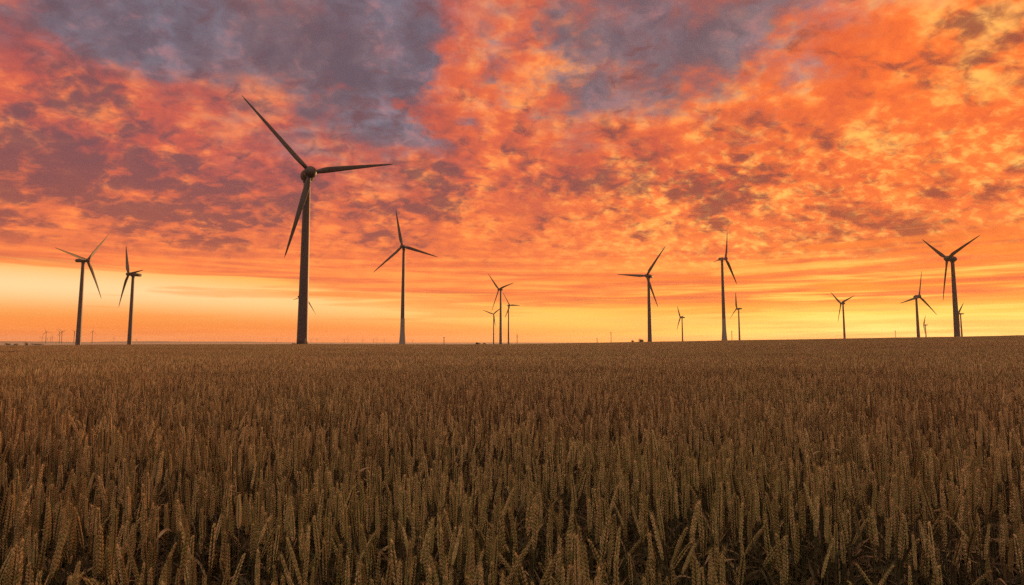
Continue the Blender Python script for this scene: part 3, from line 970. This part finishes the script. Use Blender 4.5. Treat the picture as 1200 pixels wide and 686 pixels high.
def build_wheat():
    rs = np.random.default_rng(11)
    rng = random.Random(5)
    # --- single plants: jittered drill rows around the camera and ahead of it
    near_r = 13.0
    sp = .0445
    gx = np.arange(-13.5, 13.5, sp); gy = np.arange(-2.5, near_r + .6, sp)
    X, Y = np.meshgrid(gx, gy); X = X.ravel(); Y = Y.ravel()
    X = X + rs.normal(0, .017, X.size); Y = Y + rs.normal(0, .017, Y.size)
    keep = (np.abs(X) < np.maximum(Y, 0) * .95 + 2.6) & (np.hypot(X, Y) < near_r + .3 * rs.random(X.size))
    keep &= np.hypot(X, Y + .1) > .62                                    # where the photographer stands
    hole = vnoise(X, Y, .21, 1) * .6 + vnoise(X, Y, .09, 2) * .4
    thin = np.exp(-(((X - .95) / .55) ** 2 + ((Y - 1.15) / .38) ** 2))     # thinner, trampled crop at the lower right
    keep &= hole > (.31 + .22 * thin)
    keep &= rs.random(X.size) > .45 * thin
    X, Y = X[keep], Y[keep]
    hgt = 1.0 + (vnoise(X, Y, .55, 3) - .5) * .10 + (vnoise(X, Y, .16, 4) - .5) * .08 + rs.normal(0, .042, X.size)
    hgt -= .07 * np.exp(-(((X - .95) / .6) ** 2 + ((Y - 1.1) / .45) ** 2))
    Z = ground(X, Y)
    # the plants that show largest become things of their own
    c, s = math.cos(PITCH), math.sin(PITCH)
    zt = Z + .80 * hgt - EYE
    dep = c * Y + s * zt; up = -s * Y + c * zt
    with np.errstate(divide='ignore', invalid='ignore'):
        px, py = 600 + FPX * X / dep, 343 - FPX * up / dep
    seen = (dep > .4) & (px > -5) & (px < 1205) & (py < 700) & (py > 0)
    order = np.argsort(np.where(seen, dep, 1e9))[:300]
    own = np.zeros(X.size, bool); own[order] = True
    NV = 9
    protos = []
    for k in range(12):
        e, st, lf = make_stalk(rng, 0)
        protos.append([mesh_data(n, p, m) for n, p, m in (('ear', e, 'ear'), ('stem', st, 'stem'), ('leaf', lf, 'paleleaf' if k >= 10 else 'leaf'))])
    for i in order:
        k = int(rs.integers(0, 12)) if rs.random() > .35 else int(rs.integers(0, 10))
        far_ = rs.random() < .07
        tiltx, tilty = rs.normal(0, .13 if far_ else .036), rs.normal(0, .13 if far_ else .036)
        big = abs(tiltx) + abs(tilty) > .13
        lean = math.hypot(tiltx, tilty)
        size = 'tall' if hgt[i] > 1.03 else 'short' if hgt[i] < .955 else 'mid-height'
        pose = 'tilted right' if tilty > .045 else 'tilted left' if tilty < -.045 else 'backward-leaning' if tiltx < -.05 else 'forward-leaning' if tiltx > .05 else 'upright'
        col = min(len(WHERE) - 1, max(0, int((px[i]) / 1200 * len(WHERE))))
        row = 'at the bottom' if py[i] > 640 else 'in the front row'
        lab = f'{size} {pose} ' + ('pale-leaved ' if k >= 10 else '') + f'wheat stalk {row}, {WHERE[col]}'
        root = empty('wheat_stalk', (float(X[i]), float(Y[i]), float(Z[i])))
        root.rotation_euler = (tiltx, tilty, float(rs.uniform(0, 6.28))); fat = float(rs.uniform(.72, 1.04)); root.scale = (fat, fat, float(hgt[i]))
        tag(root, lab, 'wheat', 'wheat stalks in the nearest row')
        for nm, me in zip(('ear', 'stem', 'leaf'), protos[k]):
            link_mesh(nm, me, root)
    global NEAR
    NEAR = (X, Y)
    X, Y, Z, hgt = X[~own], Y[~own], Z[~own], hgt[~own]
    n1 = X.size
    rot = np.zeros((n1, 3)); sd = np.where(rs.random(n1) < .07, .14, .036); rot[:, 0] = rs.normal(0, 1, n1) * sd; rot[:, 1] = rs.normal(0, 1, n1) * sd; rot[:, 2] = rs.uniform(0, 6.28, n1)
    idx = rs.integers(0, NV, n1)
    near0 = np.hypot(X, Y) < 7.5 + rs.normal(0, .8, n1)
    idx = np.where(near0, rs.integers(0, 12, n1) + NV, idx)
    pts = [np.stack([X, Y, Z], 1)]; rots = [rot]; fat = rs.uniform(.72, 1.05, n1); scl = [np.stack([fat, fat, hgt], 1)]; idxs = [idx]
    meshes = []
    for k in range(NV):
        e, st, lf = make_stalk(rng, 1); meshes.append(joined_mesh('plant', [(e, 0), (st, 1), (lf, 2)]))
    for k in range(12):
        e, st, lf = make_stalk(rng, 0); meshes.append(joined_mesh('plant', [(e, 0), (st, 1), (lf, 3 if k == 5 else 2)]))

    def patches(size, r0, r1, first, nvar):
        g = np.arange(-330, 330, size) + size / 2
        PX, PY = np.meshgrid(g, g[g > -size * 3]); PX = PX.ravel(); PY = PY.ravel()
        r = np.hypot(PX, PY)
        k = (r > r0) & (r <= r1) & (PY > 0) & (np.abs(PX) < PY * 1.0 + size * 1.5 + 6) & (PY < field_edge(PX))
        PX, PY = PX[k], PY[k]; n = PX.size
        ro = np.zeros((n, 3)); ro[:, 2] = rs.integers(0, 4, n) * math.pi / 2
        pts.append(np.stack([PX, PY, ground(PX, PY)], 1)); rots.append(ro)
        hh = 1.0 + (vnoise(PX, PY, 7.0, 8) - .5) * .10 + rs.normal(0, .01, n)
        scl.append(np.stack([np.ones(n), np.ones(n), hh], 1)); idxs.append(rs.integers(first, first + nvar, n))
    a0 = len(meshes)
    for k in range(4): meshes.append(patch_mesh('plants', 1.0, 380, 2, 20 + k))
    patches(1.0, near_r - .35, 46.0, a0, 4)
    a1 = len(meshes)
    for k in range(4): meshes.append(patch_mesh('plants', 3.0, 170, 3, 40 + k))
    patches(3.0, 44.5, 345.0, a1, 4)

    P = np.concatenate(pts); RO = np.concatenate(rots); SC = np.concatenate(scl); IX = np.concatenate(idxs)
    me = bpy.data.meshes.new('wheat_field'); me.vertices.add(len(P)); me.vertices.foreach_set('co', P.astype(np.float32).ravel())
    for nm, ty, fld, d in (('rot', 'FLOAT_VECTOR', 'vector', RO), ('scl', 'FLOAT_VECTOR', 'vector', SC), ('idx', 'INT', 'value', IX)):
        a = me.attributes.new(nm, ty, 'POINT'); a.data.foreach_set(fld, (d.astype(np.int32) if ty == 'INT' else d.astype(np.float32)).ravel())
    for m in (M['ear'], M['stem'], M['leaf'], M['paleleaf']): me.materials.append(m)
    me.update()
    fo = link_mesh('wheat_field', me)
    tag(fo, 'dense field of ripe brown wheat reaching to the horizon', 'wheat', None, 'stuff')
    ng = bpy.data.node_groups.new('wheat_field', 'GeometryNodeTree')
    ng.interface.new_socket('Geometry', in_out='INPUT', socket_type='NodeSocketGeometry')
    ng.interface.new_socket('Geometry', in_out='OUTPUT', socket_type='NodeSocketGeometry')
    N, L = ng.nodes, ng.links
    gi, go = N.new('NodeGroupInput'), N.new('NodeGroupOutput')
    def named(nm, ty):
        n = N.new('GeometryNodeInputNamedAttribute'); n.data_type = ty; n.inputs['Name'].default_value = nm; return n.outputs['Attribute']
    rot_s, scl_s, idx_s = named('rot', 'FLOAT_VECTOR'), named('scl', 'FLOAT_VECTOR'), named('idx', 'INT')
    e2r = N.new('FunctionNodeEulerToRotation'); L.new(rot_s, e2r.inputs[0])
    jn = N.new('GeometryNodeJoinGeometry')
    for k, pm in enumerate(meshes):
        ob = bpy.data.objects.new('plant_source', pm)          # never linked to the scene: only its mesh is used
        oi = N.new('GeometryNodeObjectInfo'); oi.inputs['Object'].default_value = ob; oi.inputs['As Instance'].default_value = False
        cmp_ = N.new('FunctionNodeCompare'); cmp_.data_type = 'INT'; cmp_.operation = 'EQUAL'
        ins = [q for q in cmp_.inputs if q.type == 'INT' and q.enabled] or [cmp_.inputs[2], cmp_.inputs[3]]
        L.new(idx_s, ins[0]); ins[1].default_value = k
        io = N.new('GeometryNodeInstanceOnPoints')
        L.new(gi.outputs[0], io.inputs['Points']); L.new(cmp_.outputs[0], io.inputs['Selection'])
        L.new(oi.outputs['Geometry'], io.inputs['Instance']); L.new(e2r.outputs[0], io.inputs['Rotation']); L.new(scl_s, io.inputs['Scale'])
        L.new(io.outputs[0], jn.inputs[0])
    L.new(jn.outputs[0], go.inputs[0])
    md = fo.modifiers.new('wheat', 'NODES'); md.node_group = ng
    print('wheat points', len(P), 'single', n1)


def mesh_data(name, part, mat):
    me = bpy.data.meshes.new(name); me.from_pydata(part.v, [], part.f)
    a = me.attributes.new('tint', 'FLOAT', 'POINT'); a.data.foreach_set('value', np.asarray(part.t, dtype=np.float32))
    me.materials.append(M[mat]); return me


build_wheat()


# ------------------------------------------------------------------ broken straws, bleached leaves and dry grass among the front plants
def field_point(px, py, z):
    """Point at height z over the soil seen at a photo pixel."""
    d = pixel_dir(px, py)
    t = (z - EYE) / d.z
    return Vector((d.x * t, t, z))


def polyline_tube(pts, r, n=6):
    v, f = [], []
    pts = [Vector(p) for p in pts]
    for i, p in enumerate(pts):
        d = (pts[min(i + 1, len(pts) - 1)] - pts[max(i - 1, 0)]).normalized()
        a = d.orthogonal().normalized(); b = d.cross(a); rr = r * (1 - .45 * i / (len(pts) - 1))
        for k in range(n):
            q = 2 * math.pi * k / n; v.append(tuple(p + a * (rr * math.cos(q)) + b * (rr * math.sin(q))))
    for j in range(len(pts) - 1):
        for k in range(n):
            a, b = j * n + k, j * n + (k + 1) % n; f.append((a, b, b + n, a + n))
    f.append(tuple(range(n))[::-1]); f.append(tuple((len(pts) - 1) * n + k for k in range(n)))
    return v, f


def bent_straw(x0, y0, x1, y1, label, seed):
    """A snapped straw: rises from the soil, kinks, and its upper half lies across the crop with a thin ear."""
    rng = random.Random(seed)
    a, b = field_point(x0, y0, .70), field_point(x1, y1, .80)
    b = a + (b - a).normalized() * min((b - a).length, .30)
    foot = Vector((a.x + rng.uniform(-.05, .05), a.y + rng.uniform(.0, .08), gz(a.x, a.y)))
    root = empty('bent_straw', foot); tag(root, label, 'straw', 'snapped straws in the front crop')
    mid = (a + b) / 2 + Vector((0, 0, .025))
    v, f = polyline_tube([p - foot for p in (foot, foot.lerp(a, .5), foot.lerp(a, .9), a)], .0023); mesh_object('stem', v, f, M['stem'], root, tint=[rng.random()] * len(v))
    v, f = polyline_tube([p - foot for p in (a, a.lerp(mid, .5) + Vector((0, 0, .006)), mid, mid.lerp(b, .6), b)], .0024); mesh_object('broken_top', v, f, M['paleleaf'], root, tint=[rng.random()] * len(v))
    d = (b - a).normalized(); ear = Part(); S = d.orthogonal().normalized(); T_ = d.cross(S)
    for i in range(14):
        c = b - foot + d * (.0055 * i); sg = 1 if i % 2 else -1
        v, f = spindle(c + S * sg * .003, d + S * sg * .3, T_, .013, .008, .005, 5); ear.add(v, f, rng.uniform(0, .2))
    mesh_object('ear', ear.v, ear.f, M['ear'], root, tint=ear.t)


for i, (x0, y0, x1, y1, w) in enumerate([
    (368, 628, 396, 606, 'lying to the right below the largest turbine'),
    (338, 668, 352, 640, 'slanting at the bottom edge left below the largest turbine'),
    (506, 660, 484, 616, 'slanting left at the bottom below the tall slender turbine'),
    (552, 600, 545, 586, 'short and bowed left of the centre'),
    (438, 664, 452, 645, 'short, at the bottom edge below the tall slender turbine'),
    (600, 625, 617, 584, 'rising to the right below the centre cluster'),
    (806, 668, 828, 650, 'lying nearly flat at the bottom below the level-bladed turbine'),
    (900, 650, 930, 600, 'long and slanting right below the tall flared turbine'),
    (1080, 630, 1112, 660, 'slanting down right below the right group'),
    (1140, 640, 1176, 636, 'lying level in the right corner'),
    (24, 600, 36, 560, 'slanting right in the left corner'),
    (232, 640, 246, 600, 'slanting right below the edge-on turbine'),
]): bent_straw(x0, y0, x1, y1, 'snapped pale straw ' + w, 70 + i)


def bleached_leaf(px, py, z, az, ln, label, seed):
    rng = random.Random(seed)
    p = field_point(px, py, z)
    root = empty('bleached_leaf', (p.x, p.y, gz(p.x, p.y))); tag(root, label, 'leaf', 'bleached leaves curling out of the crop')
    v, f = ribbon((0, 0, z - gz(p.x, p.y)), az, .9, ln, .009, 12, rng, .4)
    mesh_object('leaf_blade', [tuple(q) for q in v], f, M['paleleaf'], root, tint=[.7] * len(v))
    v, f = polyline_tube([(0, 0, 0), (.004, 0, z * .5), (0, 0, z - gz(p.x, p.y))], .0019); mesh_object('stem', v, f, M['stem'], root, tint=[.3] * len(v))


for i, (px, py, z, az, ln, w) in enumerate([
    (905, 556, .86, 3.0, .10, 'flat bright one below the tall flared turbine'),
    (938, 553, .86, .3, .16, 'arching right, beside the flat bright one'),
    (884, 574, .85, 2.4, .09, 'small bright one left of the arching leaf'),
    (964, 560, .86, 1.2, .08, 'tiny bright curl right of the arching leaf'),
    (992, 540, .87, 1.9, .12, 'hooked one farther back in the crop'),
    (1000, 562, .86, .6, .07, 'tiny bright curl below the hooked leaf'),
    (772, 612, .84, .8, .09, 'small bright one below the level-bladed turbine'),
    (186, 630, .84, 1.4, .05, 'reddish bright one below the edge-on turbine'),
    (826, 662, .74, .4, .20, 'broad arching one at the bottom right of centre'),
    (870, 676, .70, 2.6, .18, 'broad drooping one at the bottom below the flared turbine'),
    (1075, 612, .82, -.9, .20, 'long drooping one right of centre in the thin crop'),
    (610, 585, .85, .9, .14, 'slender one in the middle of the front crop'),
    (1130, 560, .85, .2, .13, 'level one near the right edge of the crop'),
    (415, 560, .86, .2, .09, 'arching one below the largest turbine'),
]): bleached_leaf(px, py, z, az, ln, 'pale curled leaf, ' + w, 200 + i)


def dry_grass_tuft(px, py, z, label, seed):
    rng = random.Random(seed)
    p = field_point(px, py, z); g = gz(p.x, p.y)
    root = empty('dry_grass_tuft', (p.x, p.y, g)); tag(root, label, 'grass', 'dry grass tufts in the thin crop')
    for k in range(12):
        a = rng.uniform(0, 6.28); top = Vector((rng.uniform(-.03, .03), rng.uniform(-.03, .03), z * rng.uniform(.75, 1.0)))
        v, f = ribbon(tuple(top), a, rng.uniform(.3, 1.2), rng.uniform(.07, .16), .0035, 9, rng, .3)
        b = mesh_object('blade', [tuple(q) for q in v], f, M['paleleaf'], root, tint=[rng.random()] * len(v))
    for k in range(5):
        top = (rng.uniform(-.03, .03), rng.uniform(-.03, .03), z)
        v, f = polyline_tube([(rng.uniform(-.01, .01), 0, 0), (top[0] * .5, top[1] * .4, z * .5), top], .0016); mesh_object('stem', v, f, M['stem'], root, tint=[.4] * len(v))


dry_grass_tuft(1000, 640, .74, 'fine dry grass tuft with drooping blades in the thin crop below the right group', 301)
dry_grass_tuft(1168, 640, .74, 'fine dry grass tuft with star of blades near the lower right corner', 302)
dry_grass_tuft(1110, 668, .70, 'low dry grass tuft at the bottom edge between two others', 303)


# ------------------------------------------------------------------ dusk haze over the plain
def build_haze():
    bm = bmesh.new()
    bmesh.ops.create_cube(bm, size=1, matrix=Matrix.Translation((0, 0, 66)) @ Matrix.Diagonal((30000, 30000, 156, 1)))
    me = bpy.data.meshes.new('haze'); bm.to_mesh(me); bm.free()
    m = bpy.data.materials.new('haze_air'); m.use_nodes = True
    t = m.node_tree; t.nodes.clear()
    o = t.nodes.new('ShaderNodeOutputMaterial'); v = t.nodes.new('ShaderNodeVolumePrincipled')
    v.inputs['Color'].default_value = (.92, .90, .90, 1); v.inputs['Density'].default_value = 3.2e-5
    v.inputs['Anisotropy'].default_value = .35
    t.links.new(v.outputs[0], o.inputs['Volume'])
    me.materials.append(m)
    tag(link_mesh('haze', me), 'thin warm dusk haze over the plain', 'haze', None, 'stuff')


build_haze()
scene.cycles.volume_bounces = 1
